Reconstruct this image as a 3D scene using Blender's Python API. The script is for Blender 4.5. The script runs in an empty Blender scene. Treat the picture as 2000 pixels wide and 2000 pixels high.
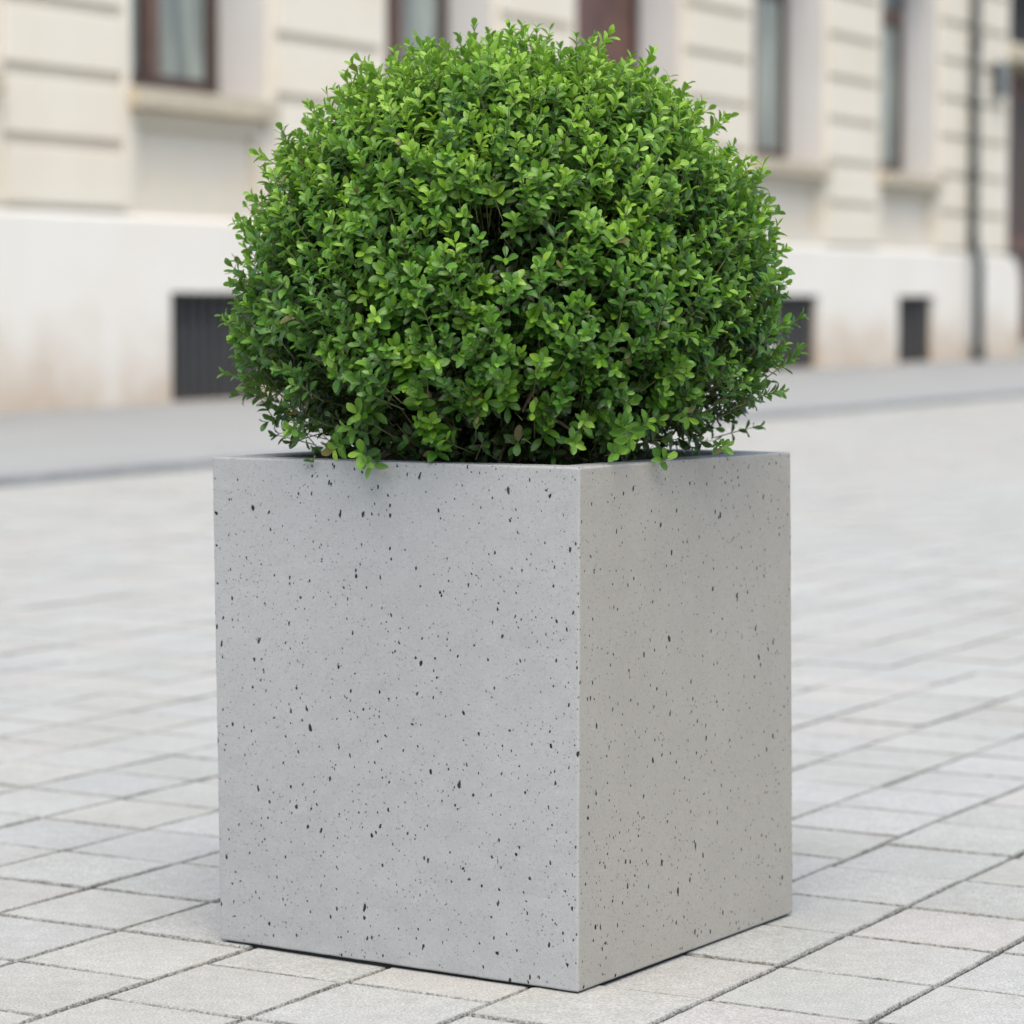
import bpy, bmesh, math, random
import numpy as np
from mathutils import Vector, noise

random.seed(7)
rng = np.random.default_rng(11)
scene = bpy.context.scene
COL = scene.collection
R = math.radians

# ------------------------------------------------------------------ helpers
def tag(o, label=None, cat=None, group=None, kind=None):
    if label: o['label'] = label
    if cat: o['category'] = cat
    if group: o['group'] = group
    if kind: o['kind'] = kind
    return o

def empty(name, loc=(0, 0, 0), rz=0.0, label=None, cat=None, group=None):
    o = bpy.data.objects.new(name, None)
    o.empty_display_size = 0.2
    o.location = loc
    o.rotation_euler = (0, 0, rz)
    COL.objects.link(o)
    return tag(o, label, cat, group)

def link(name, me, mat, parent=None, smooth=False):
    o = bpy.data.objects.new(name, me)
    if mat: me.materials.append(mat)
    COL.objects.link(o)
    if parent: o.parent = parent
    if smooth: me.polygons.foreach_set('use_smooth', [True] * len(me.polygons))
    return o

class MB:
    """collects faces, then links them as ONE mesh object"""
    def __init__(s): s.bm = bmesh.new()
    def quad(s, *pts):
        return s.bm.faces.new([s.bm.verts.new(p) for p in pts])
    def box(s, x0, x1, y0, y1, z0, z1, bev=0.0, seg=2):
        v = [s.bm.verts.new(p) for p in ((x0,y0,z0),(x1,y0,z0),(x1,y1,z0),(x0,y1,z0),
                                          (x0,y0,z1),(x1,y0,z1),(x1,y1,z1),(x0,y1,z1))]
        fs = [s.bm.faces.new([v[i] for i in f]) for f in
              ((0,3,2,1),(4,5,6,7),(0,1,5,4),(1,2,6,5),(2,3,7,6),(3,0,4,7))]
        if bev > 0:
            es = list({e for f in fs for e in f.edges})
            bmesh.ops.bevel(s.bm, geom=es, offset=bev, segments=seg, profile=0.6, affect='EDGES')
        return s
    def prism(s, prof, y0, y1):
        """prof: list of (x,z) counter-clockwise seen from -y; extruded y0..y1"""
        a = [s.bm.verts.new((x, y0, z)) for x, z in prof]
        b = [s.bm.verts.new((x, y1, z)) for x, z in prof]
        s.bm.faces.new(a); s.bm.faces.new(b[::-1])
        n = len(prof)
        for i in range(n):
            s.bm.faces.new((a[i], b[i], b[(i+1) % n], a[(i+1) % n]))
        return s
    def tube(s, pts, rad, seg=10, caps=True):
        rings = []
        pts = [Vector(p) for p in pts]
        for i, p in enumerate(pts):
            d = (pts[min(i+1, len(pts)-1)] - pts[max(i-1, 0)]).normalized()
            ref = Vector((0, 0, 1)) if abs(d.z) < .9 else Vector((1, 0, 0))
            u = d.cross(ref).normalized(); w = d.cross(u)
            r = rad[i] if isinstance(rad, (list, tuple)) else rad
            rings.append([s.bm.verts.new(p + (u*math.cos(2*math.pi*k/seg) + w*math.sin(2*math.pi*k/seg))*r)
                          for k in range(seg)])
        for a, b in zip(rings, rings[1:]):
            for k in range(seg):
                s.bm.faces.new((a[k], a[(k+1) % seg], b[(k+1) % seg], b[k]))
        if caps:
            s.bm.faces.new(rings[0][::-1]); s.bm.faces.new(rings[-1])
        return s
    def build(s, name, mat, parent=None, smooth=False):
        bmesh.ops.recalc_face_normals(s.bm, faces=s.bm.faces)
        me = bpy.data.meshes.new(name); s.bm.to_mesh(me); s.bm.free()
        return link(name, me, mat, parent, smooth)

# ------------------------------------------------------------------ materials
class NT:
    def __init__(s, name):
        s.m = bpy.data.materials.new(name); s.m.use_nodes = True
        s.t = s.m.node_tree; s.t.nodes.clear()
        s.out = s.n('ShaderNodeOutputMaterial')
    def n(s, typ, **kw):
        nd = s.t.nodes.new(typ)
        for k, v in kw.items():
            if k in nd.inputs: s.set(nd.inputs[k], v)
            else: setattr(nd, k, v)
        return nd
    def set(s, sock, v):
        if isinstance(v, bpy.types.NodeSocket): s.t.links.new(v, sock)
        else: sock.default_value = v
    def math(s, op, a, b=0.0, c=0.0, clamp=False):
        nd = s.t.nodes.new('ShaderNodeMath'); nd.operation = op; nd.use_clamp = clamp
        for i, v in enumerate((a, b, c)): s.set(nd.inputs[i], v)
        return nd.outputs[0]
    def mix(s, f, a, b, blend='MIX'):
        nd = s.t.nodes.new('ShaderNodeMix'); nd.data_type = 'RGBA'; nd.blend_type = blend
        s.set(nd.inputs[0], f); s.set(nd.inputs[6], a); s.set(nd.inputs[7], b)
        return nd.outputs[2]
    def ramp(s, f, stops):
        nd = s.t.nodes.new('ShaderNodeValToRGB'); s.set(nd.inputs[0], f)
        cr = nd.color_ramp
        while len(cr.elements) < len(stops): cr.elements.new(.5)
        for e, (p, c) in zip(cr.elements, stops):
            e.position = p; e.color = c if len(c) == 4 else (*c, 1)
        return nd.outputs[0]
    def rng(s, v, a, b, c, d, smooth=True):
        nd = s.t.nodes.new('ShaderNodeMapRange')
        nd.interpolation_type = 'SMOOTHSTEP' if smooth else 'LINEAR'
        for i, x in enumerate((v, a, b, c, d)): s.set(nd.inputs[i], x)
        return nd.outputs[0]
    def noise(s, vec, scale, detail=4, rough=.55, dist=0.0):
        nd = s.n('ShaderNodeTexNoise'); s.set(nd.inputs['Vector'], vec)
        nd.inputs['Scale'].default_value = scale; nd.inputs['Detail'].default_value = detail
        nd.inputs['Roughness'].default_value = rough; nd.inputs['Distortion'].default_value = dist
        return nd
    def coords(s): return s.n('ShaderNodeTexCoord').outputs['Object']
    def bump(s, h, strength, dist, normal=None):
        nd = s.n('ShaderNodeBump'); s.set(nd.inputs['Height'], h)
        nd.inputs['Strength'].default_value = strength; nd.inputs['Distance'].default_value = dist
        if normal: s.set(nd.inputs['Normal'], normal)
        return nd.outputs[0]
    def principled(s, color, rough, normal=None, **kw):
        p = s.n('ShaderNodeBsdfPrincipled'); s.set(p.inputs['Base Color'], color)
        s.set(p.inputs['Roughness'], rough)
        if normal: s.set(p.inputs['Normal'], normal)
        for k, v in kw.items(): s.set(p.inputs[k.replace('_', ' ')], v)
        return p.outputs[0]
    def done(s, shader):
        s.t.links.new(shader, s.out.inputs[0]); return s.m

def c4(r, g, b): return (r, g, b, 1.0)

def mat_stucco(name, col, col2, stain=None, stain_top=.7):
    t = NT(name); co = t.coords()
    big = t.noise(co, .9, 4).outputs[0]
    fine = t.noise(co, 60, 4, .6).outputs[0]
    c = t.mix(t.rng(big, .35, .65, 0, 1), col, col2)
    c = t.mix(t.rng(fine, .3, .7, .0, .18), c, c4(.40, .35, .29))
    if stain:
        z = t.n('ShaderNodeSeparateXYZ', Vector=co).outputs[2]
        blot = t.noise(co, 1.3, 5, .6, .4).outputs[0]
        edge = t.math('ADD', z, t.math('MULTIPLY', t.math('SUBTRACT', blot, .5), 1.3))
        f = t.rng(edge, stain_top, -.1, 0, 1)
        f = t.math('MULTIPLY', f, t.rng(t.noise(co, 6, 5, .65).outputs[0], .2, .7, .75, 1))
        c = t.mix(f, c, stain)
    nrm = t.bump(t.noise(co, 120, 4, .6).outputs[0], .25, .004)
    return t.done(t.principled(c, .85, nrm))

def mat_plain(name, col, rough=.6, var=.15, scale=8, **kw):
    t = NT(name); co = t.coords()
    f = t.noise(co, scale, 5, .6).outputs[0]
    c = t.mix(t.rng(f, .3, .7, 0, 1), tuple(x*(1-var) for x in col[:3]) + (1,), tuple(min(1, x*(1+var)) for x in col[:3]) + (1,))
    nrm = t.bump(t.noise(co, scale*12, 3).outputs[0], .15, .002)
    return t.done(t.principled(c, rough, nrm, **kw))

def mat_concrete():
    t = NT('pitted_cast_concrete'); co = t.coords()
    base_n = t.noise(co, 3.0, 5, .55).outputs[0]
    mid_n = t.noise(co, 22, 5, .6).outputs[0]
    fine_n = t.noise(co, 420, 3, .7).outputs[0]
    c = t.mix(t.rng(base_n, .3, .7, 0, 1), c4(.255, .254, .245), c4(.282, .282, .271))
    c = t.mix(t.rng(mid_n, .35, .75, 0, .35), c, c4(.31, .31, .305))
    c = t.mix(t.rng(fine_n, .25, .75, 0, .30), c, c4(.20, .20, .195))
    # pale and dark sand grains
    vg = t.n('ShaderNodeTexVoronoi'); t.set(vg.inputs['Vector'], co); vg.inputs['Scale'].default_value = 560
    g = t.n('ShaderNodeSeparateColor', Color=vg.outputs['Color']).outputs[0]
    c = t.mix(t.math('MULTIPLY', t.math('GREATER_THAN', g, .93), .07), c, c4(.6, .6, .6))
    c = t.mix(t.math('MULTIPLY', t.math('LESS_THAN', g, .07), .30), c, c4(.14, .14, .13))
    c = t.mix(1.0, c, t.n('ShaderNodeAttribute', attribute_name='face_light').outputs['Color'], 'MULTIPLY')  # painted warm light on the right-hand side
    dens = t.noise(co, 7, 3, .6).outputs[0]
    pit = None
    # (scale, share of cells holding a pore, pore radius in cell units, vertical stretch)
    for i, (sc, share, rad, zs, dst, dark) in enumerate(((31, .60, .075, .50, .006, 1.0), (50, .85, .103, .48, .004, 1.0), (60, .9, .098, .55, .004, 1.0),
                                              (84, 1.0, .150, .58, .002, 1.0), (120, .85, .150, .65, .0015, .95), (210, .45, .20, .8, .001, .7))):
        dn = t.noise(co, sc*.55, 2, .5)
        off = t.n('ShaderNodeVectorMath', operation='SUBTRACT'); t.set(off.inputs[0], dn.outputs['Color']); off.inputs[1].default_value = (.5, .5, .5)
        sca = t.n('ShaderNodeVectorMath', operation='SCALE'); t.set(sca.inputs[0], off.outputs[0]); sca.inputs['Scale'].default_value = dst*5
        add = t.n('ShaderNodeVectorMath', operation='ADD'); t.set(add.inputs[0], co); t.set(add.inputs[1], sca.outputs[0])
        mp = t.n('ShaderNodeMapping'); t.set(mp.inputs[0], add.outputs[0])
        mp.inputs['Rotation'].default_value = (.14*(i-1), -.12*(i-1), .3*i); mp.inputs['Scale'].default_value = (1, 1, zs)
        mp.inputs['Location'].default_value = (3.1*i, 1.7*i, .9*i)
        v = t.n('ShaderNodeTexVoronoi'); t.set(v.inputs['Vector'], mp.outputs[0]); v.inputs['Scale'].default_value = sc
        sep = t.n('ShaderNodeSeparateColor', Color=v.outputs['Color'])
        thr = t.math('MULTIPLY', t.rng(dens, .3, .7, .45, 2.0), share)
        keep = t.math('LESS_THAN', sep.outputs[0], thr)
        rr = t.math('MULTIPLY', t.math('MULTIPLY_ADD', t.math('POWER', sep.outputs[1], 1.6), .75, .32), rad)
        wob = t.math('MULTIPLY', t.math('SUBTRACT', t.noise(co, sc*5, 2, .6).outputs[0], .5), rad*1.3)
        inside = t.rng(t.math('ADD', t.math('SUBTRACT', v.outputs['Distance'], rr), wob), .014, -.014, 0, 1)
        m = t.math('MULTIPLY', t.math('MULTIPLY', inside, keep), t.math('MULTIPLY', t.math('MULTIPLY_ADD', sep.outputs[2], .1, .9), dark))
        pit = m if pit is None else t.math('MAXIMUM', pit, m)
    c = t.mix(t.math('MULTIPLY', pit, 1.0, clamp=True), c, c4(.004, .004, .004))  # shade inside the pores painted as near-black colour
    h = t.math('SUBTRACT', t.math('MULTIPLY_ADD', fine_n, .12, t.math('MULTIPLY', mid_n, .12)), pit)
    nrm = t.bump(h, .5, .002)
    return t.done(t.principled(c, .82, nrm, Specular_IOR_Level=.3))

def mat_paving():
    t = NT('concrete_paving_stone'); co = t.n('ShaderNodeNewGeometry').outputs['Position']
    at = t.n('ShaderNodeAttribute', attribute_name='stone')
    fine = t.noise(co, 330, 4, .75).outputs[0]
    mid = t.noise(co, 38, 5, .65).outputs[0]
    big = t.noise(co, 4.5, 4, .6).outputs[0]
    c = at.outputs['Color']
    c = t.mix(1.0, c, t.mix(t.rng(fine, .28, .72, 0, 1), c4(.64, .63, .60), c4(1.30, 1.30, 1.30)), 'MULTIPLY')
    c = t.mix(1.0, c, t.mix(t.rng(mid, .3, .7, 0, 1), c4(.93, .93, .92), c4(1.06, 1.06, 1.06)), 'MULTIPLY')
    c = t.mix(1.0, c, t.mix(t.rng(big, .3, .7, 0, 1), c4(.95, .95, .94), c4(1.04, 1.04, 1.05)), 'MULTIPLY')
    # worn dirty edges carried by the second attribute (1 on the arris)
    ed = t.n('ShaderNodeAttribute', attribute_name='arris').outputs['Fac']
    ed = t.math('ADD', ed, t.math('MULTIPLY', t.math('SUBTRACT', t.noise(co, 11, 4, .7).outputs[0], .5), .9))
    grit = t.noise(co, 230, 5, .85).outputs[0]
    f = t.math('MULTIPLY', t.rng(t.math('ADD', ed, t.math('MULTIPLY', grit, .9)), .98, 1.45, 0, 1), .85)
    g2 = t.noise(co, 260, 3, .8).outputs[0]
    c = t.mix(f, c, t.mix(t.rng(g2, .42, .60, 0, 1), c4(.02, .02, .015), c4(.22, .215, .19)))
    nrm = t.bump(t.math('ADD', fine, t.math('MULTIPLY', mid, .5)), .45, .0016)
    return t.done(t.principled(c, .88, nrm, Specular_IOR_Level=.3))

def mat_joint():
    t = NT('joint_sand_and_moss'); co = t.coords()
    a = t.noise(co, 3.2, 4, .6).outputs[0]
    b = t.noise(co, 190, 5, .85).outputs[0]
    f = t.noise(co, 17, 4, .7).outputs[0]
    dark = t.mix(t.rng(b, .42, .62, 0, 1), c4(.006, .006, .004), c4(.06, .058, .045))
    sand = t.mix(t.rng(b, .40, .60, 0, 1), c4(.02, .02, .016), c4(.17, .165, .145))
    c = t.mix(t.rng(f, .48, .62, 0, 1), dark, sand)
    m = t.mix(t.rng(b, .35, .65, 0, 1), c4(.014, .022, .005), c4(.12, .15, .045))
    c = t.mix(t.rng(a, .46, .60, 0, .85), c, m)
    return t.done(t.principled(c, .95, t.bump(b, 1.0, .004)))

def mat_leaf():
    t = NT('boxwood_leaf')
    a = t.n('ShaderNodeAttribute', attribute_name='age_and_shade')
    sep = t.n('ShaderNodeSeparateColor', Color=a.outputs['Color'])
    age, rnd, mid = sep.outputs[0], sep.outputs[1], sep.outputs[2]
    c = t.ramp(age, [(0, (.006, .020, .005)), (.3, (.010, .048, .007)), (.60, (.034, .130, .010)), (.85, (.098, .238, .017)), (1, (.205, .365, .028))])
    c = t.mix(t.math('MULTIPLY', rnd, .28), c, t.mix(rnd, c4(.020, .090, .022), c4(.09, .16, .02)))
    # paler midrib
    c = t.mix(t.rng(mid, .86, 1.0, 0, .30), c, c4(.16, .26, .06))
    isdry = t.math('COMPARE', mid, .5, .05)
    c = t.mix(t.math('MULTIPLY', isdry, .85), c, c4(.15, .105, .045))
    co = t.coords(); n = t.noise(co, 140, 3).outputs[0]
    c = t.mix(1.0, c, t.mix(n, c4(.8, .8, .8), c4(1.2, 1.2, 1.2)), 'MULTIPLY')
    geo = t.n('ShaderNodeNewGeometry')
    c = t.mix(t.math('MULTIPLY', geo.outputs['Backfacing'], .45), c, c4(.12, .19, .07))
    rough = t.math('MULTIPLY_ADD', rnd, .12, .34)
    p = t.principled(c, rough, t.bump(n, .2, .001), Specular_IOR_Level=.38)
    tr = t.n('ShaderNodeBsdfTranslucent')
    t.set(tr.inputs[0], t.mix(1.0, c, c4(1.5, 1.75, .6), 'MULTIPLY'))
    mx = t.n('ShaderNodeMixShader'); mx.inputs[0].default_value = .30
    t.set(mx.inputs[1], p); t.set(mx.inputs[2], tr.outputs[0])
    return t.done(mx.outputs[0])

M = {}
M['wall'] = mat_stucco('cream_stucco', c4(.57, .505, .40), c4(.60, .54, .44))
M['reveal'] = mat_stucco('grey_white_reveal_stucco', c4(.53, .51, .49), c4(.56, .545, .525))
M['block'] = mat_stucco('cream_rusticated_stucco', c4(.65, .575, .45), c4(.68, .61, .495))
M['plinth'] = mat_stucco('whitewashed_plinth', c4(.685, .632, .542), c4(.705, .662, .585), stain=c4(.47, .37, .27), stain_top=.80)
M['sill'] = mat_plain('tan_stone_sill', c4(.42, .36, .26), .75)
M['frame'] = mat_plain('dark_brown_window_paint', c4(.055, .034, .027), .45)
M['mull'] = mat_plain('red_brown_window_paint', c4(.105, .055, .038), .45)
M['board'] = mat_plain('brown_wooden_board', c4(.110, .052, .038), .55, .3, 5)
M['glass'] = NT('window_glass'); _t = M['glass']
_g = _t.noise(_t.n('ShaderNodeMapping', Vector=_t.coords(), Scale=(2.2, 1, .35)).outputs[0], 2.0, 3).outputs[0]
M['glass'] = _t.done(_t.principled(_t.mix(_t.rng(_g, .38, .62, 0, 1), c4(.13, .155, .145), c4(.30, .33, .29)), .06, Specular_IOR_Level=.6))
M['curtain'] = mat_plain('pale_curtain', c4(.40, .43, .39), .9)
M['dark'] = mat_plain('dark_grille_metal', c4(.060, .056, .053), .6)
M['grille'] = mat_plain('sooty_grille_metal', c4(.044, .042, .040), .7)
M['pitch'] = mat_plain('blackened_recess', c4(.034, .032, .031), .9)
M['pipe'] = mat_plain('grey_green_painted_iron', c4(.036, .040, .034), .5)
M['sign'] = mat_plain('grey_enamel', c4(.075, .078, .08), .4)
M['pave'] = mat_plain('smooth_grey_pavement', c4(.220, .222, .216), .9, .05, 1.2)
M['kerb'] = mat_plain('grey_kerb_stone', c4(.212, .212, .208), .9, .12, 6)
M['earth'] = mat_plain('distant_ground', c4(.27, .268, .26), .95, .08, .5)
M['step'] = mat_plain('worn_step_stone', c4(.30, .31, .28), .85)
M['concrete'] = mat_concrete()
M['paving'] = mat_paving()
M['joint'] = mat_joint()
M['leaf'] = mat_leaf()
M['twig'] = mat_plain('young_boxwood_twig', c4(.10, .10, .04), .7, .3, 60)
M['bark'] = mat_plain('boxwood_bark', c4(.15, .105, .07), .85, .35, 50)
M['soil'] = mat_plain('dark_potting_soil', c4(.018, .014, .010), 1.0, .5, 70)
M['rubber'] = mat_plain('black_plinth_foot', c4(.008, .008, .008), .9)

# ------------------------------------------------------------------ camera
EYE = 0.7872
cam = bpy.data.objects.new('camera', bpy.data.cameras.new('camera'))
COL.objects.link(cam); scene.camera = cam
cam.location = (0, 0, EYE); cam.rotation_euler = (R(90 - 4.1142), 0, 0)
cam.data.sensor_width = 36; cam.data.lens = 36*5700/2000
cam.data.clip_start = .05; cam.data.clip_end = 2000
cam.data.dof.use_dof = True
cam.data.dof.focus_distance = 3.36
cam.data.dof.aperture_fstop = 4.7
cam.data.dof.aperture_blades = 0

# ------------------------------------------------------------------ ground
mb = MB(); mb.quad((-400, -400, -.03), (400, -400, -.03), (400, 400, -.03), (-400, 400, -.03))
tag(mb.build('ground', M['earth']), 'pale ground reaching to the horizon', kind='structure')

# kerb line and wall line (plan): all run up the street to the right
KD = Vector((.476, .8795)).normalized()
KP = Vector((-2.19, 12.40))
KN = Vector((KD.y, -KD.x))                    # towards the plaza
def kp(s, o): p = KP + KD*s + KN*o; return p.x, p.y
KZ = .045
mb = MB()
q = [kp(-30, -.26), kp(60, -.26)]
WA = Vector((-3.462, 19.73)); WD = Vector((.46255, .88659)); WN = Vector((WD.y, -WD.x))
def wp(s, o): p = WA + WD*s + WN*o; return p.x, p.y
w = [wp(60, -1.5), wp(-30, -1.5)]
mb.quad((*q[0], KZ-.003), (*q[1], KZ-.003), (*w[0], KZ-.003), (*w[1], KZ-.003))
tag(mb.build('pavement', M['pave']), 'smooth grey pavement along the building', kind='structure')
mb = MB()
kl = 1.0
root = bpy.data.objects.new('x', None)
for i in range(-28, 58):
    mb.box(i*kl+.004, (i+1)*kl-.004, -.0, .26, -.05, KZ, .006, 1)
k = mb.build('kerb', M['kerb'])
k.location = (KP.x, KP.y, 0); k.rotation_euler = (0, 0, math.atan2(KD.y, KD.x))
tag(k, 'low grey kerb stones between plaza and pavement', kind='structure')
bpy.data.objects.remove(root)

# --- paving stones: one mesh, laid out in rows, each stone slightly its own
PF = Vector((.07514, 3.27198))                # where the planter's front corner stands
pa = R(56.70 + 3.15)
GU = Vector((math.cos(pa), math.sin(pa))); GV = Vector((-GU.y, GU.x))
PU, PV = .197, .200
verts, faces, vcol, varr = [], [], [], []
def stone_phase(j):
    if j < 0: return .058
    if j < 2: return .122
    return .010
base_tints = [(.302, .300, .284), (.306, .305, .288), (.298, .299, .287), (.304, .301, .280), (.300, .302, .285), (.309, .300, .283)]
for j in range(-46, 74):
    v0 = .066 + PV*j
    ph = stone_phase(j) + (random.uniform(-.006, .006) if -6 < j < 12 else random.uniform(-.02, .02))
    for i in range(-60, 125):
        u0 = ph + PU*i
        ctr = PF + GU*(u0 + PU/2) + GV*(v0 + PV/2)
        if ctr.y < -2 or ctr.y > 32: continue
        ok = (ctr - KP).dot(KN)
        if ok < -.15: continue
        if not (-7 < ctr.x - .28*ctr.y*0 < 9) and ctr.y < 10: continue
        if ctr.x < -9 or ctr.x > 13: continue
        near = 2.4 < ctr.y < 6.0 and abs(ctr.x) < 1.5
        g = .0018 + random.uniform(0, .0009)
        cor = [[u0+g, v0+g], [u0+PU-g, v0+g], [u0+PU-g, v0+PV-g], [u0+g, v0+PV-g]]
        for c_ in cor:
            c_[0] += random.uniform(-.0009, .0009); c_[1] += random.uniform(-.0009, .0009)
        z0 = random.gauss(0, .0007); tx, ty = random.gauss(0, .003), random.gauss(0, .003)
        zt = lambda a, b: z0 + tx*(a-u0-PU/2) + ty*(b-v0-PV/2)
        nseg = 44 if near else 1
        ring = []
        for e in range(4):
            a, b = cor[e], cor[(e+1) % 4]
            for s_ in range(nseg):
                f = s_/nseg
                x = a[0] + (b[0]-a[0])*f; y = a[1] + (b[1]-a[1])*f
                ring.append((x, y))
        n = len(ring); cx = u0+PU/2; cy = v0+PV/2
        base = len(verts)
        rows = []
        ch = .0026 if near else .002
        # outline rings: foot, upper edge, arris, inner
        for r_i, (ins, dz, ar) in enumerate(((0, -.022, 1.0), (0, -.0032, 1.0), (ch, 0, .75), (ch+.009, .0002, 0.0))):
            for kk, (x, y) in enumerate(ring):
                jx = jy = 0
                if near and r_i < 3:
                    jn = noise.noise(Vector((x*210, y*210, 3.0)))*.0016 + noise.noise(Vector((x*60, y*60, 9.0)))*.0012
                    dx, dy = cx-x, cy-y; L = math.hypot(dx, dy)
                    jx, jy = dx/L*(jn+.0006), dy/L*(jn+.0006)
                fx = (cx-x)/(PU/2); fy = (cy-y)/(PV/2)
                X = x + fx*ins + jx; Y = y + fy*ins + jy
                p = PF + GU*X + GV*Y
                verts.append((p.x, p.y, zt(X, Y) + dz)); varr.append(ar)
        for r_i in range(3):
            for kk in range(n):
                a = base + r_i*n + kk; b = base + r_i*n + (kk+1) % n
                faces.append((a, b, b+n, a+n))
        faces.append(tuple(base + 3*n + kk for kk in range(n)))
        tcol = random.choice(base_tints); br = random.gauss(1, .022)
        vcol += [(tcol[0]*br, tcol[1]*br, tcol[2]*br, 1)]*(4*n)
me = bpy.data.meshes.new('paving_stones'); me.from_pydata(verts, [], faces)
ca = me.color_attributes.new('stone', 'FLOAT_COLOR', 'POINT'); ca.data.foreach_set('color', np.array(vcol, 'f').ravel())
fa = me.attributes.new('arris', 'FLOAT', 'POINT'); fa.data.foreach_set('value', np.array(varr, 'f'))
tag(link('plaza_paving', me, M['paving']), 'pale square concrete paving stones of the plaza', kind='structure')
mb = MB()
a_, b_ = kp(-30, .0), kp(60, .0)
mb.quad((-30, -10, -.0075), (60, -10, -.0075), (*b_, -.0075), (*a_, -.0075))
tag(mb.build('paving_joints', M['joint']), 'sand and moss in the joints of the paving', kind='structure')

# ------------------------------------------------------------------ planter
C_BL = Vector((-.35960, 3.54870)); C_BF = Vector((.07514, 3.27198)); C_BR = Vector((.36168, 3.70820))
C_BB = C_BL + C_BR - C_BF
T_BL = Vector((-.3655, 3.5487, .5994)); T_BF = Vector((.0759, 3.2720, .6020)); T_BR = Vector((.3548, 3.7082, .5972))
T_BB = T_BL + T_BR - T_BF
cen = (C_BL + C_BR)/2
planter = empty('concrete_planter', (cen.x, cen.y, 0), 0,
                'square light grey pitted concrete planter standing on the paving, holding the clipped shrub', 'planter')
def loc3(v): return Vector((v.x - cen.x, v.y - cen.y, v.z))
bm = bmesh.new()
bot = [Vector((*c, .0036)) for c in (C_BL, C_BF, C_BR, C_BB)]
top = [T_BL, T_BF, T_BR, T_BB]
TH = .045
def inset(ps, d, z=None):
    out = []; n = len(ps)
    for i in range(n):
        p = ps[i]; a = (ps[i-1]-p).normalized(); b = (ps[(i+1) % n]-p).normalized()
        v = p + (a+b)*d
        if z is not None: v.z = z
        out.append(v)
    return out
rings = [bot, top, inset(top, TH), inset(top, TH, .30)]
def subdiv_ring(ps, k=10):
    out = []
    for i in range(4):
        for s_ in range(k): out.append(ps[i].lerp(ps[(i+1) % 4], s_/k))
    return out
NK = 40
R0 = [subdiv_ring(r_, NK) for r_ in rings]
seq = []
for kk in range(0, 47): seq.append([a.lerp(b, kk/46) for a, b in zip(R0[0], R0[1])])
seq.append(R0[2]); seq.append(R0[3])
vv = [[bm.verts.new(loc3(p)) for p in r_] for r_ in seq]
nn = NK*4
for a, b in zip(vv, vv[1:]):
    for kk in range(nn): bm.faces.new((a[kk], a[(kk+1) % nn], b[(kk+1) % nn], b[kk]))
bm.faces.new(vv[0][::-1]); bm.faces.new(vv[-1])
bmesh.ops.recalc_face_normals(bm, faces=bm.faces)
sharp = [e for e in bm.edges if len(e.link_faces) == 2 and e.calc_face_angle() > .8]
bmesh.ops.bevel(bm, geom=sharp, offset=.0026, segments=3, profile=.5, affect='EDGES')
for v in bm.verts:   # tiny chips and waviness on the cast arrises
    nz = noise.noise(v.co*90)*.0003 + noise.noise(v.co*31)*.0003
    v.co += Vector((nz, nz, nz*.6))
me = bpy.data.meshes.new('planter_box'); bm.to_mesh(me); bm.free()
# right-hand side: warm tone of its light painted into the colour
ca = me.color_attributes.new('face_light', 'FLOAT_COLOR', 'CORNER')
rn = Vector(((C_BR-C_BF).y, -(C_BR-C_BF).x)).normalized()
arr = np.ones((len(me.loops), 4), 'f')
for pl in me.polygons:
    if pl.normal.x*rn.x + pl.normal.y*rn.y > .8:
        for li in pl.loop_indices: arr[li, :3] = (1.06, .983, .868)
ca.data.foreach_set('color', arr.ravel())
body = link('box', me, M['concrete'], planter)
mb = MB()
ins = inset([Vector((*c, 0)) for c in (C_BL, C_BF, C_BR, C_BB)], .006)
pts = [loc3(p) for p in ins]
b0 = [mb.bm.verts.new((p.x, p.y, -.004)) for p in pts]; b1 = [mb.bm.verts.new((p.x, p.y, .0034)) for p in pts]
for i in range(4): mb.bm.faces.new((b0[i], b0[(i+1) % 4], b1[(i+1) % 4], b1[i]))
mb.bm.faces.new(b1)
mb.build('foot', M['rubber'], planter)
# soil
so = inset([Vector((*c, 0)) for c in (T_BL.xy, T_BF.xy, T_BR.xy, T_BB.xy)], TH+.0005)
bm = bmesh.new(); NG = 26; grid = []
for i in range(NG+1):
    row = []
    for j in range(NG+1):
        a = so[0].lerp(so[1], i/NG); b = so[3].lerp(so[2], i/NG); p = a.lerp(b, j/NG)
        row.append(bm.verts.new((p.x, p.y, .548 + noise.noise(Vector((p.x*14, p.y*14, 0)))*.010 + noise.noise(Vector((p.x*60, p.y*60, 4)))*.006)))
    grid.append(row)
for i in range(NG):
    for j in range(NG): bm.faces.new((grid[i][j], grid[i+1][j], grid[i+1][j+1], grid[i][j+1]))
bmesh.ops.recalc_face_normals(bm, faces=bm.faces)
me = bpy.data.meshes.new('soil'); bm.to_mesh(me); bm.free()
tag(link('soil', me, M['soil'], None, True), 'dark soil filling the concrete planter under the shrub', 'soil', kind='stuff')

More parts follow.
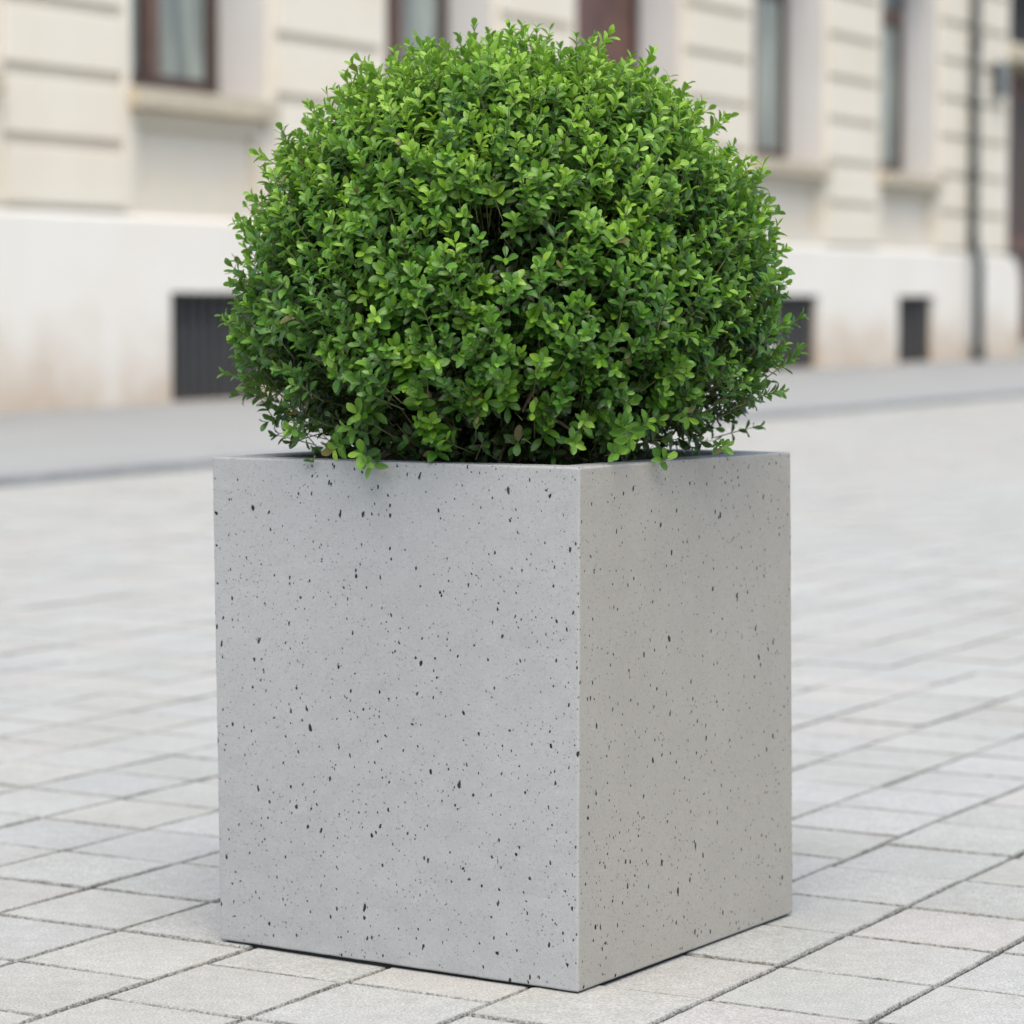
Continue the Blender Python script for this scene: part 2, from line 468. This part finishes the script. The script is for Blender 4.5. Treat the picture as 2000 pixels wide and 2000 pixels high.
# ------------------------------------------------------------------ boxwood
BC = np.array([-.003, 3.628, .773]); BR_ = .319
shrub = empty('boxwood_shrub', (float(BC[0]), float(BC[1]), .55), 0,
              'round clipped boxwood ball with bright green small leaves growing from the planter', 'shrub')
ORG = np.array([BC[0], BC[1], .55])
def nrmz(a): return a/np.maximum(np.linalg.norm(a, axis=-1, keepdims=True), 1e-9)
def fib(n, jit):
    i = np.arange(n) + .5
    ph = np.arccos(1 - 2*i/n); th = math.pi*(1+5**.5)*i
    d = np.stack([np.cos(th)*np.sin(ph), np.sin(th)*np.sin(ph), np.cos(ph)], -1)
    return nrmz(d + rng.normal(0, jit, d.shape))
def nz3(p, s, seed): return np.array([noise.noise(Vector((float(x)*s+seed, float(y)*s, float(z)*s))) for x, y, z in p])

LB, LD, LN, LL, LW, LC, LA, LR = [], [], [], [], [], [], [], []
twig_v, twig_f = [], []
def add_twig(p0, p1, p2, r):
    n0 = len(twig_v)
    for k_, (p, rr) in enumerate(((p0, r), (p1, r*.8), (p2, r*.45))):
        d = nrmz(p2-p0); u = nrmz(np.cross(d, [.3, .2, .93])); w_ = np.cross(d, u)
        for a in range(4):
            an = a*math.pi/2
            twig_v.append(p + (u*math.cos(an) + w_*math.sin(an))*rr)
    for k_ in range(2):
        for a in range(4):
            b = (a+1) % 4
            twig_f.append((n0+k_*4+a, n0+k_*4+b, n0+(k_+1)*4+b, n0+(k_+1)*4+a))

def shoot(base, axis, length, pairs, size, age_shade0, droop=0.0, open_tip=False):
    """one sprig: opposite leaf pairs, each pair turned a quarter against the last"""
    axis = nrmz(axis)
    side = nrmz(np.cross(axis, rng.normal(0, 1, 3)))
    bend = rng.normal(0, .16, 3) + np.array([0, 0, -droop])
    ph = rng.uniform(0, math.pi)
    rnd_s = rng.uniform(0, 1)
    pos_at = lambda f: base + axis*length*f + bend*length*f*f*.5
    add_twig(pos_at(0)-axis*.02, pos_at(.5), pos_at(.98), .00075)
    for k_ in range(pairs):
        f = (k_+.6)/pairs
        p = pos_at(f); a = nrmz(axis + bend*f)
        s1 = nrmz(side - a*np.dot(side, a)); s2 = np.cross(a, s1)
        tipness = f**1.5
        th = math.radians(62 - 40*tipness + (14 if open_tip else 0)) + rng.normal(0, .14)
        ang = ph + k_*math.pi/2 + rng.normal(0, .18)
        for sgn in (0, math.pi):
            if rng.random() < .05: continue
            an = ang + sgn + rng.normal(0, .12)
            pr = s1*math.cos(an) + s2*math.sin(an)
            t2 = th + rng.normal(0, .13)
            d = a*math.cos(t2) + pr*math.sin(t2)
            nm = a*math.sin(t2) - pr*math.cos(t2)
            nm = nrmz(nm + rng.normal(0, .08, 3)); nm = nrmz(nm - d*np.dot(nm, d))
            sz = size*(.72 + .45*math.sin(min(1, (1-f)*1.5+.12)*math.pi*.62))*rng.uniform(.84, 1.14)
            LB.append(p); LD.append(d); LN.append(nm); LL.append(sz); LW.append(sz*rng.uniform(.42, .56))
            LC.append(rng.uniform(-.05, .36)); LA.append(min(1, max(0, age_shade0 + .42*(f-.55) + rng.normal(0, .06))))
            LR.append(min(1, max(0, rnd_s*.6 + rng.uniform(0, .4))))

SUN_UP = np.array([0, 0, 1.0])
# hollows seen in the photograph, as directions from the ball's centre
holes = [(nrmz(np.array(h, float)), r_, dp) for h, r_, dp in (
    ((-.06, -.93, .33), .13, .95), ((.02, -.95, .24), .08, .8), ((-.30, -.90, -.06), .07, .5), ((.05, -.90, -.43), .13, .8),
    ((-.17, -.87, -.46), .12, .9), ((.28, -.87, -.40), .10, .7), ((.50, -.78, -.36), .14, .7), ((-.42, -.78, -.46), .15, .8),
    ((.55, -.83, .02), .07, .5), ((-.52, -.84, .12), .06, .5), ((.30, -.86, .40), .07, .5), ((-.28, -.85, .45), .06, .5),
    ((.12, -.98, -.12), .07, .55), ((-.62, -.70, -.35), .10, .6), ((.22, -.80, .56), .05, .5))]
def layer(n, depth, jitter, size, age, length, pairs, thin, far_thin=1.0, gap=True):
    D = fib(n, .55/math.sqrt(n)*1.6)
    clump = nz3(D, 3.3, 5.0); fineN = nz3(D, 9.0, 20.0); gapN = nz3(D, 10.0, 40.0)
    for d, cl, fn, gn in zip(D, clump, fineN, gapN):
        back = d[1] > .35
        if back and rng.random() < .35: continue
        r = BR_*(1 + .035*cl + .075*fn - .27*max(0, -d[2]-.20)*(1.35 if d[0] > .3 else 1)) - depth + rng.normal(0, jitter)
        gl = -.07 + .22*max(0, -d[2]) - .12*max(0, d[2])
        if gap and gn < gl:
            if rng.random() < .88: continue
        low = max(0, -d[2]-.12)
        if rng.random() < low*1.0*thin: continue
        hk = 0
        for h, hr, dp in holes:
            dist = np.linalg.norm(d-h)
            if dist < hr: hk = max(hk, dp)
        if hk and gap and rng.random() < hk: continue
        if hk: r -= .03*hk
        p = BC + d*r*np.array([1.0, 1.0, 1.0])
        if p[2] < .585: continue
        if p[2] < .625 and rng.random() < .35: continue
        up = .85*(1 - .75*low*2) if d[2] < .5 else .30
        ax = nrmz(d + SUN_UP*up + rng.normal(0, .20, 3))
        L = length*rng.uniform(.75, 1.3)
        a = age + .10*d[2] + .14*cl + .12*fn + rng.normal(0, .09) + .36*max(0, d[2]) - .60*low  # brighter on top, darker low down: fall of light added to leaf tone
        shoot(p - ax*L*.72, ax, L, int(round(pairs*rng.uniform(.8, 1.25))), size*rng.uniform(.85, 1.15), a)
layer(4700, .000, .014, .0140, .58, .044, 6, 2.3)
layer(2900, .032, .011, .0140, .17, .038, 6, 1.7)  # inner layers: old dark leaves, deepened with painted interior shade
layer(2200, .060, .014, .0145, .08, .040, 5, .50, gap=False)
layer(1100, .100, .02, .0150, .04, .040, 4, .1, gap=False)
# longer new shoots that break the outline
spk = [(-.57, .0, .80), (.11, .05, 1.0), (.29, .0, .95), (.52, .05, .86), (-.13, .0, .98), (-.28, .1, .95), (-.83, .0, .62), (.97, -.05, .18), (-.99, -.05, .27),
       (-1.0, -.05, -.08), (.94, .0, -.22), (.90, -.1, -.30), (-.92, -.1, .38), (.93, 0, .36), (.02, -.1, 1.0), (-.71, 0, .69)]
for s_ in spk:
    d = nrmz(np.array(s_)); ax = nrmz(d + SUN_UP*.35 + rng.normal(0, .12, 3))
    shoot(BC + d*(BR_-.010), ax, .048, 7, .0130, .80)
for _ in range(260):
    d = nrmz(rng.normal(0, 1, 3))
    if d[2] < -.25: continue
    ax = nrmz(d + SUN_UP*.5 + rng.normal(0, .22, 3))
    shoot(BC + d*(BR_-.018), ax, .044, 6, .0132, .72)
# open star-shaped sprigs turned to the light on the front, many low over the rim
n_star = 0
while n_star < 150:
    d = nrmz(np.array([rng.uniform(-.9, .9), -1, rng.uniform(-.62, .62)]))
    p = BC + d*(BR_ - rng.uniform(.0, .028))
    if p[2] < .612: continue
    ax = nrmz(np.array([d[0]*.7 + rng.normal(0, .22), d[1]*1.0, .40 + rng.normal(0, .22)]))
    shoot(p - ax*.030, ax, .040, 6, .0162*rng.uniform(.9, 1.15), .76, open_tip=True); n_star += 1
# sprigs hanging over the rim of the planter (positions read along the front walls)
for x, y, z, sz in ((-.205, 3.425, .622, .0205), (-.175, 3.40, .615, .021), (-.165, 3.395, .600, .020), (-.120, 3.385, .597, .019), (.135, 3.335, .640, .022), (.120, 3.345, .615, .019),
                (.175, 3.40, .607, .018), (.145, 3.385, .596, .017), (-.045, 3.345, .618, .019), (.015, 3.33, .632, .020), (.01, 3.335, .655, .019), (-.03, 3.33, .675, .020), (.07, 3.34, .63, .017),
                (.20, 3.40, .66, .019), (.215, 3.42, .68, .018), (-.26, 3.46, .635, .017), (.25, 3.47, .615, .015)):
    ax = nrmz(np.array([x*1.3 + rng.normal(0, .1), -.85, .10 + rng.normal(0, .2)]))
    shoot(np.array([x, y, z]) - ax*.022, ax, .034, 5, sz*.80, .78, droop=.15, open_tip=True)
# thin twiggy growth around the neck, light showing through
for _ in range(260):
    an = rng.uniform(0, 2*math.pi); rr = rng.uniform(.19, .262); z = rng.uniform(.575, .68)
    p = np.array([BC[0] + math.cos(an)*rr, BC[1] + math.sin(an)*rr, z])
    ax = nrmz(np.array([math.cos(an)*.8, math.sin(an)*.8, rng.uniform(-.2, .9)]) + rng.normal(0, .25, 3))
    if rng.random() < .5: shoot(p, ax, .035, 3, .0135, .22)
# scattered inner leaves, interior shade put into their dark tone
for _ in range(15000):
    d = nrmz(rng.normal(0, 1, 3)); r = BR_*rng.uniform(.20, .86); p = BC + d*r
    if p[2] < .60: continue
    ld = nrmz(d + rng.normal(0, .7, 3)); nm = nrmz(np.cross(ld, rng.normal(0, 1, 3)))
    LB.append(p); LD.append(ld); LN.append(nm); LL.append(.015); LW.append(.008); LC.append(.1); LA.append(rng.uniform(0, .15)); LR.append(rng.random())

LB, LD, LN = map(lambda a: np.array(a, 'f8'), (LB, LD, LN))
LL, LW, LC, LA, LR = map(lambda a: np.array(a, 'f8'), (LL, LW, LC, LA, LR))
LS = np.cross(LN, LD)
e1 = np.array([*(C_BL-C_BF).normalized()]); e2 = np.array([*(C_BR-C_BF).normalized()])
tipz = np.minimum(LB[:, 2], LB[:, 2] + LD[:, 2]*LL)
def uvw(P):
    q_ = P[:, :2] - np.array([C_BF.x, C_BF.y])
    return np.minimum(q_@e1, .5153 - q_@e1), np.minimum(q_@e2, .5219 - q_@e2)
keep = np.ones(len(LB), bool)
low_ = tipz < .606
inner = np.ones(len(LB), bool); outer = np.zeros(len(LB), bool)
for P in (LB, LB + LD*LL[:, None]):
    a_, b_ = uvw(P); mn = np.minimum(a_, b_)
    inner &= mn > TH + .003
    outer |= mn > -.004
keep = ~low_ | inner | (~outer & (tipz > .580))
rel = LB - BC; rr_ = np.linalg.norm(rel, axis=1); dirs = rel/rr_[:, None]
nh = nz3(dirs, 14.0, 70.0)
for (hd, hr, dp), depth in zip(holes, [.70]*len(holes)):
    if dp < .8: continue
    dd = np.linalg.norm(dirs - hd, axis=1)
    keep &= ~((dd < hr*(.62 + .65*nh)) & (rr_ > BR_*depth))
LB, LD, LN, LS = LB[keep], LD[keep], LN[keep], LS[keep]
LL, LW, LC, LA, LR = LL[keep], LW[keep], LC[keep], LA[keep], LR[keep]
NLf = len(LB); print('leaves', NLf)
tt = np.array([0, .14, .36, .62, .84, 1.0]); ww = np.array([.10, .38, .80, 1.0, .80, .24])
V = np.zeros((NLf, len(tt), 3, 3)); fold = rng.uniform(.10, .50, NLf)
twist = rng.normal(0, .10, NLf)
shape_pw = rng.uniform(.85, 1.15, NLf)
for a, (t_, w0) in enumerate(zip(tt, ww)):
    for b, sx in enumerate((-1, 0, 1)):
        wv = LW*.5*w0*sx*(1 if t_ < .5 else shape_pw)
        zc = -LC*LL*t_*t_*1.3 + np.abs(wv)*fold*1.4 + wv*twist*t_
        V[:, a, b, :] = LB + LD*(LL*t_ - LC*LL*.25*t_**3)[:, None] + LS*wv[:, None] + LN*zc[:, None]
NV = len(tt)*3
V = (V - ORG).reshape(-1, 3)
q = []
for a in range(len(tt)-1):
    for b in range(2):
        i0 = a*3+b; q.append((i0, i0+3, i0+4, i0+1))
q = np.array(q)
F = (q[None] + (np.arange(NLf)*NV)[:, None, None]).reshape(-1, 4)
def np_mesh(name, V, F):
    me = bpy.data.meshes.new(name)
    me.vertices.add(len(V)); me.vertices.foreach_set('co', np.ascontiguousarray(V, 'f').ravel())
    me.loops.add(F.size); me.loops.foreach_set('vertex_index', np.ascontiguousarray(F, 'i').ravel())
    me.polygons.add(len(F)); me.polygons.foreach_set('loop_start', np.arange(len(F), dtype='i')*F.shape[1])
    me.polygons.foreach_set('use_smooth', np.ones(len(F), bool))
    me.update(calc_edges=True); me.validate(); return me
me = np_mesh('foliage', V, F)
colr = np.ones((NLf, len(tt), 3, 4), 'f')
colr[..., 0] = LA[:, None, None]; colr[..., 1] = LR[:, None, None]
colr[:, :, :, 2] = 0; colr[:, :, 1, 2] = 1
zrel = (LB[:, 2]-BC[2])/BR_
dry = rng.random(NLf) < np.where(zrel < -.25, .025, .003)
colr[dry, :, :, 2] = .5
ca = me.color_attributes.new('age_and_shade', 'FLOAT_COLOR', 'POINT'); ca.data.foreach_set('color', colr.ravel())
link('foliage', me, M['leaf'], shrub)
TV = np.array(twig_v); TF = np.array(twig_f)
tv = TV.reshape(-1, 12, 3)[:, 8:, :].mean(1); tb = TV.reshape(-1, 12, 3)[:, :4, :].mean(1)
bad = np.zeros(len(tv), bool)
for P in (tv, tb, (tv+tb)/2):
    a_, b_ = uvw(P); bad |= (np.minimum(a_, b_) < TH + .002) & (P[:, 2] < .604)
rt = np.linalg.norm(tv - BC, axis=1)
TF = TF.reshape(-1, 8, 4)[~bad].reshape(-1, 4)
# the fine twigs
me = np_mesh('twigs', TV - ORG, TF)
link('twigs', me, M['twig'], shrub)
# stems and limbs
br = random.Random(5)
limbs = []
for k_ in range(11):
    an = k_*2*math.pi/11 + br.uniform(-.2, .2); el = br.uniform(.35, 1.25)
    p = Vector((math.cos(an)*.02, math.sin(an)*.02, -.02)); pts = [p.copy()]
    d = Vector((math.cos(an)*.35, math.sin(an)*.35, 1)).normalized()
    for s_ in range(9):
        tgt = Vector((math.cos(an)*math.cos(el), math.sin(an)*math.cos(el), math.sin(el)))
        d = (d*.75 + tgt*.35 + Vector((br.gauss(0, .12), br.gauss(0, .12), br.gauss(0, .1)))).normalized()
        p = p + d*.034; pts.append(p.copy())
    limbs.append(pts)
for pts in limbs:
    mb = MB(); mb.tube(pts, [.011*(1-i/(len(pts)+1.5)) + .0012 for i in range(len(pts))], 8)
    for s_ in range(3, len(pts)):
        for rep in range(2):
            p = pts[s_]; d = (p - Vector((0, 0, .12))).normalized()
            d = (d + Vector((br.gauss(0, .7), br.gauss(0, .7), br.gauss(0, .5)))).normalized()
            tw = [p.copy()]
            for q_ in range(5):
                d = (d + Vector((br.gauss(0, .25), br.gauss(0, .25), br.gauss(0, .2)))).normalized()
                nxt = tw[-1] + d*.022
                if (nxt - Vector((0, 0, .222))).length > .275 or nxt.z < .03: break
                tw.append(nxt)
            if len(tw) > 2: mb.tube(tw, [.0028*(1-i/(len(tw)+1)) + .0006 for i in range(len(tw))], 5)
    mb.build('limb', M['bark'], shrub, True)

# ------------------------------------------------------------------ building
K = .943
BZ = KZ
bld = empty('stucco_building', (WA.x, WA.y, BZ), math.atan2(WD.y, WD.x),
            'long cream stucco building with banded piers and brown windows behind the planter', 'building')
S = lambda s: s*K
# windows: (start, end) of the openings along the wall, in metres
WINS = [(-2.1, -.09), (1.63, 3.56), (5.50, 7.50), (9.25, 11.75), (13.76, 15.93), (17.84, 19.96)]
WINS2 = [(29.9, 31.9), (33.9, 35.9), (37.9, 39.9), (41.9, 43.9)]
DOOR = (22.95, 26.4)
allw = WINS + WINS2
Z0, ZS, ZT, ZH = S(1.45), S(2.40), S(5.35), 8.6
def facade(mb, s0, s1, z0, z1, y, openings, rv=None):
    """front sheet with rectangular openings: (a,b,c,d,depth,closed)"""
    ss = sorted({s0, s1, *[v for o in openings for v in o[:2] if s0 <= v <= s1]})
    zz = sorted({z0, z1, *[v for o in openings for v in o[2:4] if z0 <= v <= z1]})
    for a, b in zip(ss, ss[1:]):
        for c, d in zip(zz, zz[1:]):
            m, n = (a+b)/2, (c+d)/2
            if any(o[0] < m < o[1] and o[2] < n < o[3] for o in openings): continue
            mb.quad((a, y, c), (b, y, c), (b, y, d), (a, y, d))
    for a, b, c, d, dep, closed in openings:
        q_ = mb if (closed or rv is None) else rv
        q_.quad((a, y, c), (a, y, d), (a, y+dep, d), (a, y+dep, c))
        q_.quad((b, y, c), (b, y+dep, c), (b, y+dep, d), (b, y, d))
        q_.quad((a, y, d), (b, y, d), (b, y+dep, d), (a, y+dep, d))
        if c > z0 + 1e-6: mb.quad((a, y, c), (a, y+dep, c), (b, y+dep, c), (b, y, c))
        if closed: mb.quad((a, y+dep, c), (b, y+dep, c), (b, y+dep, d), (a, y+dep, d))
ops = []
for a, b in allw:
    ops.append((S(a), S(b), ZS, ZT, .62, False))
    ops.append((S(a+.13), S(b-.13), S(1.66), S(2.14), .07, True))
ops.append((S(DOOR[0]), S(DOOR[1]), Z0, S(5.6), .7, False))
mb = MB()
open_ = [o_ for o_ in ops if not o_[5]]
for o_ in open_:
    rv = MB(); a_, b_, c_, d_, dep_, _x = o_
    rv.quad((a_, 0, c_), (a_, 0, d_), (a_, dep_, d_), (a_, dep_, c_)); rv.quad((b_, 0, c_), (b_, dep_, c_), (b_, dep_, d_), (b_, 0, d_))
    rv.quad((a_, 0, d_), (b_, 0, d_), (b_, dep_, d_), (a_, dep_, d_)); rv.build('reveal', M['reveal'], bld)
dummy = MB(); facade(mb, S(-9), S(46), Z0, ZH, 0, ops, dummy); dummy.bm.free()
mb.quad((S(-9), 0, 0), (S(-9), 9, 0), (S(-9), 9, ZH), (S(-9), 0, ZH))
mb.quad((S(46), 0, 0), (S(46), 9, 0), (S(46), 9, ZH), (S(46), 0, ZH))
mb.quad((S(-9), 0, ZH), (S(46), 0, ZH), (S(46), 9, ZH), (S(-9), 9, ZH))
mb.build('wall', M['wall'], bld)
mb = MB(); mb.box(S(-9.2), S(46.2), -.35, -.002, ZH-.35, ZH+.12, .03); mb.build('cornice', M['sill'], bld)

# plinth with basement openings, its end at the door rounded off
BAS = [(-1.8, -.6), (2.10, 3.5), (6.25, 7.6), (10.3, 11.6), (14.36, 15.76), (18.48, 19.86), (30.3, 31.5), (34.3, 35.5), (38.3, 39.5)]
PY_ = -.05
bops = [(S(a), S(b), .005, S(.865), .30, False) for a, b in BAS]
mb = MB()
facade(mb, S(-9), S(22.95), -.02, Z0-.03, PY_, bops[:6])
facade(mb, S(26.9), S(46), -.02, Z0-.03, PY_, bops[6:])
for a, b in ((-9, 22.95), (26.9, 46)):
    mb.quad((S(a), PY_, Z0-.03), (S(b), PY_, Z0-.03), (S(b), PY_+.025, Z0), (S(a), PY_+.025, Z0))
    mb.quad((S(a), PY_+.025, Z0), (S(b), PY_+.025, Z0), (S(b), .001, Z0), (S(a), .001, Z0))
# rounded ends
def plinth_end(x0, x1, flip):
    r = .42; prof = [(x0, -.02)]
    if not flip:
        prof.append((x1, -.02)); prof.append((x1, Z0-.03-r))
        for k_ in range(1, 9):
            an = k_/8*math.pi/2; prof.append((x1 - r + r*math.cos(an), Z0-.03-r + r*math.sin(an)))
        prof.append((x0, Z0-.03))
    return prof
mb.prism(plinth_end(S(22.95), S(23.5), False), PY_, .68)
mb.prism([(S(26.2), -.02), (S(26.9), -.02), (S(26.9), Z0-.03), (S(26.2), Z0-.03)], PY_, .68)
mb.build('plinth', M['plinth'], bld)

for a, b in BAS:                                  # basement windows
    mb = MB(); y = PY_+.06
    mb.box(S(a), S(b), y+.10, y+.115, .006, S(.865)-.001)
    w_ = mb.build('basement_window', M['pitch'], bld)
    mb = MB()
    mb.box(S(a)+.002, S(b)-.002, y+.03, y+.07, .007, .06); mb.box(S(a)+.002, S(b)-.002, y+.03, y+.07, S(.865)-.062, S(.865)-.002)
    n_ = 9
    for i in range(n_+1):
        x = S(a)+.03 + (S(b)-S(a)-.06)*i/n_
        mb.box(x-.013, x+.013, y, y+.026, .008, S(.865)-.003)
    mb.box(S(a)+.002, S(b)-.002, y+.072, y+.09, .061, S(.6))
    mb.build('grille', M['grille'], w_)

# banded piers between the windows
def pier(s0, s1, wing=.14):
    mb = MB(); z = Z0 + .045; cs = .4735
    x0, x1 = S(s0+wing), S(s1-wing)
    while z + cs < ZH - .5:
        mb.box(x0, x1, -.045, .01, z, z+cs-.082, .014, 2)
        z += cs
    mb.build('banded_pier', M['block'], bld)
    mb = MB()
    if wing > 0:
        mb.box(S(s0)+.002, S(s0+wing)-.012, -.03, .005, Z0+.03, ZT+.12, .006, 1)
        mb.build('pier_edging', M['block'], bld); mb = MB()
        mb.box(S(s1-wing)+.012, S(s1)-.002, -.03, .005, Z0+.03, ZT+.12, .006, 1)
        mb.build('pier_edging', M['block'], bld)
edges = [(-4.15, -2.1), (-.09, 1.63), (3.56, 5.50), (7.50, 9.25), (11.75, 13.76), (15.93, 17.84), (19.96, 22.95), (26.4, 29.9), (31.9, 33.9), (35.9, 37.9), (39.9, 41.9)]
for a, b in edges: pier(a, b)
mb = MB(); mb.box(S(-9), S(-4.2), -.055, .01, Z0+.05, ZH-.5, .014); mb.build('banded_pier', M['block'], bld)

for wi, (a, b) in enumerate(allw):
    x0, x1 = S(a), S(b); y0 = .42
    mb = MB(); mb.box(x0-.05, x1+.03, -.13, .41, S(2.26), ZS-.002+.02, .012); 
    sl = mb.build('window_sill', M['sill'], bld)
    zb, zt_ = ZS+.022, ZT-.002
    mb = MB()
    fw = .10
    mb.box(x0+.002, x0+fw, y0, y0+.09, zb, zt_, .006); mb.box(x1-fw, x1-.002, y0, y0+.09, zb, zt_, .006)
    mb.box(x0+fw+.001, x1-fw-.001, y0+.002, y0+.088, zb, zb+.12, .006); mb.box(x0+fw+.001, x1-fw-.001, y0+.002, y0+.088, zt_-fw, zt_, .006)
    wn = mb.build('window', M['frame'], bld)
    if wi == 3:
        mb = MB(); n_ = 4
        ww_ = (x1-x0-2*fw-.004)/n_
        for i in range(n_):
            mb.box(x0+fw+.002+i*ww_+.003, x0+fw+.002+(i+1)*ww_-.003, y0+.03, y0+.06, zb+.122, zt_-fw-.002, .008)
        mb.build('shutter_board', M['board'], wn)
        continue
    xm = (x0+x1)/2
    mb = MB()
    mb.box(xm-.09, xm+.09, y0-.02, y0+.085, zb+.122, zt_-fw-.002, .008)
    ztr = S(4.42)
    mb.box(x0+fw+.001, xm-.091, y0-.01, y0+.08, ztr, ztr+.13, .008); mb.box(xm+.091, x1-fw-.001, y0-.01, y0+.08, ztr, ztr+.13, .008)
    mb.build('mullion', M['mull'], wn)
    mb = MB()
    for c, d in ((x0+fw, xm-.09), (xm+.09, x1-fw)):
        for e, g in ((zb+.12, ztr), (ztr+.13, zt_-fw)):
            t_ = .045   # casement rails
            mb.box(c+.001, c+t_, y0+.015, y0+.06, e+.001, g-.001); mb.box(d-t_, d-.001, y0+.015, y0+.06, e+.001, g-.001)
            mb.box(c+t_+.001, d-t_-.001, y0+.016, y0+.059, e+.001, e+t_); mb.box(c+t_+.001, d-t_-.001, y0+.016, y0+.059, g-t_, g-.001)
    mb.build('casement', M['frame'], wn)
    mb = MB()
    for c, d in ((x0+fw, xm-.09), (xm+.09, x1-fw)):
        mb.quad((c+.02, y0+.04, zb+.13), (d-.02, y0+.04, zb+.13), (d-.02, y0+.04, zt_-fw), (c+.02, y0+.04, zt_-fw))
    mb.build('pane', M['glass'], wn)

# door
x0, x1 = S(DOOR[0]), S(DOOR[1])
mb = MB()
mb.box(S(23.5)+.003, S(26.2)-.003, .50, .62, .19, S(4.1), .01)
dr = mb.build('door', M['board'], bld)
mb = MB()
for i in range(4):
    cx0 = S(23.5)+.15 + i*.62
    for c, d in ((.45, 1.5), (1.7, 3.5)):
        mb.box(cx0, cx0+.48, .47, .505, c, d, .02)
mb.build('door_panel', M['frame'], dr)
mb = MB(); mb.box(x0-.05, x1+.05, -.10, .69, S(4.15), S(4.42), .05, 3); mb.build('door_lintel', M['sill'], bld)
mb = MB(); mb.box(x0+.002, x1-.002, .50, .56, S(4.43), S(5.6)-.002, .01); fl = mb.build('fanlight', M['pitch'], bld)
mb = MB(); mb.box(S(23.5)+.004, S(26.2)-.004, -.35, .66, -.02, .17, .015); mb.build('doorstep', M['step'], bld)
# side cheeks of the doorway above the plinth
mb = MB(); mb.box(x0-.001, x0+.06, .001, .68, Z0+.001, S(4.15)-.001); mb.build('door_jamb', M['board'], bld)

# downpipe with collars and an offset over the plinth
mb = MB(); xp = S(21.18)
pts = [(xp, -.13, ZH-.36), (xp, -.13, Z0+.12), (xp, -.15, Z0+.04), (xp+.03, -.20, Z0-.10), (xp+.03, -.20, .02)]
mb.tube(pts, .062, 14)
dp = mb.build('downpipe', M['pipe'], bld, True)
mb = MB()
for z in (S(1.55), S(3.4), S(4.25), S(5.3), S(2.5)):
    mb = MB(); mb.tube([(xp, -.13, z), (xp, -.13, z+.07)], .078, 14); mb.build('pipe_collar', M['pipe'], dp, True)
mb = MB(); mb.tube([(xp+.03, -.20, .0), (xp+.03, -.20, .20)], .085, 14)
mb.build('pipe_shoe', M['pipe'], dp, True)

# small wall sign beside the pipe
sg = empty('wall_sign', (*wp(S(22.25), .06), BZ + S(3.85)), math.atan2(WD.y, WD.x),
           'small blank grey sign box on the pier between downpipe and brown door', 'sign')
mb = MB(); mb.box(-.17, .17, -.12, -.02, -.22, .22, .015); mb.build('sign_panel', M['sign'], sg)
mb = MB(); mb.box(-.05, .05, -.02, .03, -.12, .12); mb.build('bracket', M['pipe'], sg)

# ------------------------------------------------------------------ light
SUN_EL, SUN_AZ = 62.0, 180.0        # azimuth clockwise from +Y: straight behind the camera
w = bpy.data.worlds.new('World'); scene.world = w; w.use_nodes = True
nt = w.node_tree; nt.nodes.clear()
sky = nt.nodes.new('ShaderNodeTexSky'); sky.sky_type = 'NISHITA'; sky.sun_disc = False
sky.sun_elevation = R(SUN_EL); sky.sun_rotation = R(SUN_AZ); sky.air_density = 1.0; sky.dust_density = 2.5; sky.ozone_density = .6
bg = nt.nodes.new('ShaderNodeBackground'); bg.inputs[1].default_value = .15
o = nt.nodes.new('ShaderNodeOutputWorld')
nt.links.new(sky.outputs[0], bg.inputs[0]); nt.links.new(bg.outputs[0], o.inputs[0])
sl = bpy.data.lights.new('sun', 'SUN'); sl.energy = 1.5; sl.angle = R(60); sl.color = (1.0, .945, .79)
so_ = bpy.data.objects.new('sun', sl); COL.objects.link(so_)
dv = Vector((math.sin(R(SUN_AZ))*math.cos(R(SUN_EL)), math.cos(R(SUN_AZ))*math.cos(R(SUN_EL)), math.sin(R(SUN_EL))))
so_.rotation_euler = dv.to_track_quat('Z', 'Y').to_euler()

vs = scene.view_settings
scene.display_settings.display_device = 'sRGB'
vs.view_transform = 'Standard'; vs.look = 'None'; vs.gamma = 1.0; vs.use_curve_mapping = False
vs.exposure = 1.25
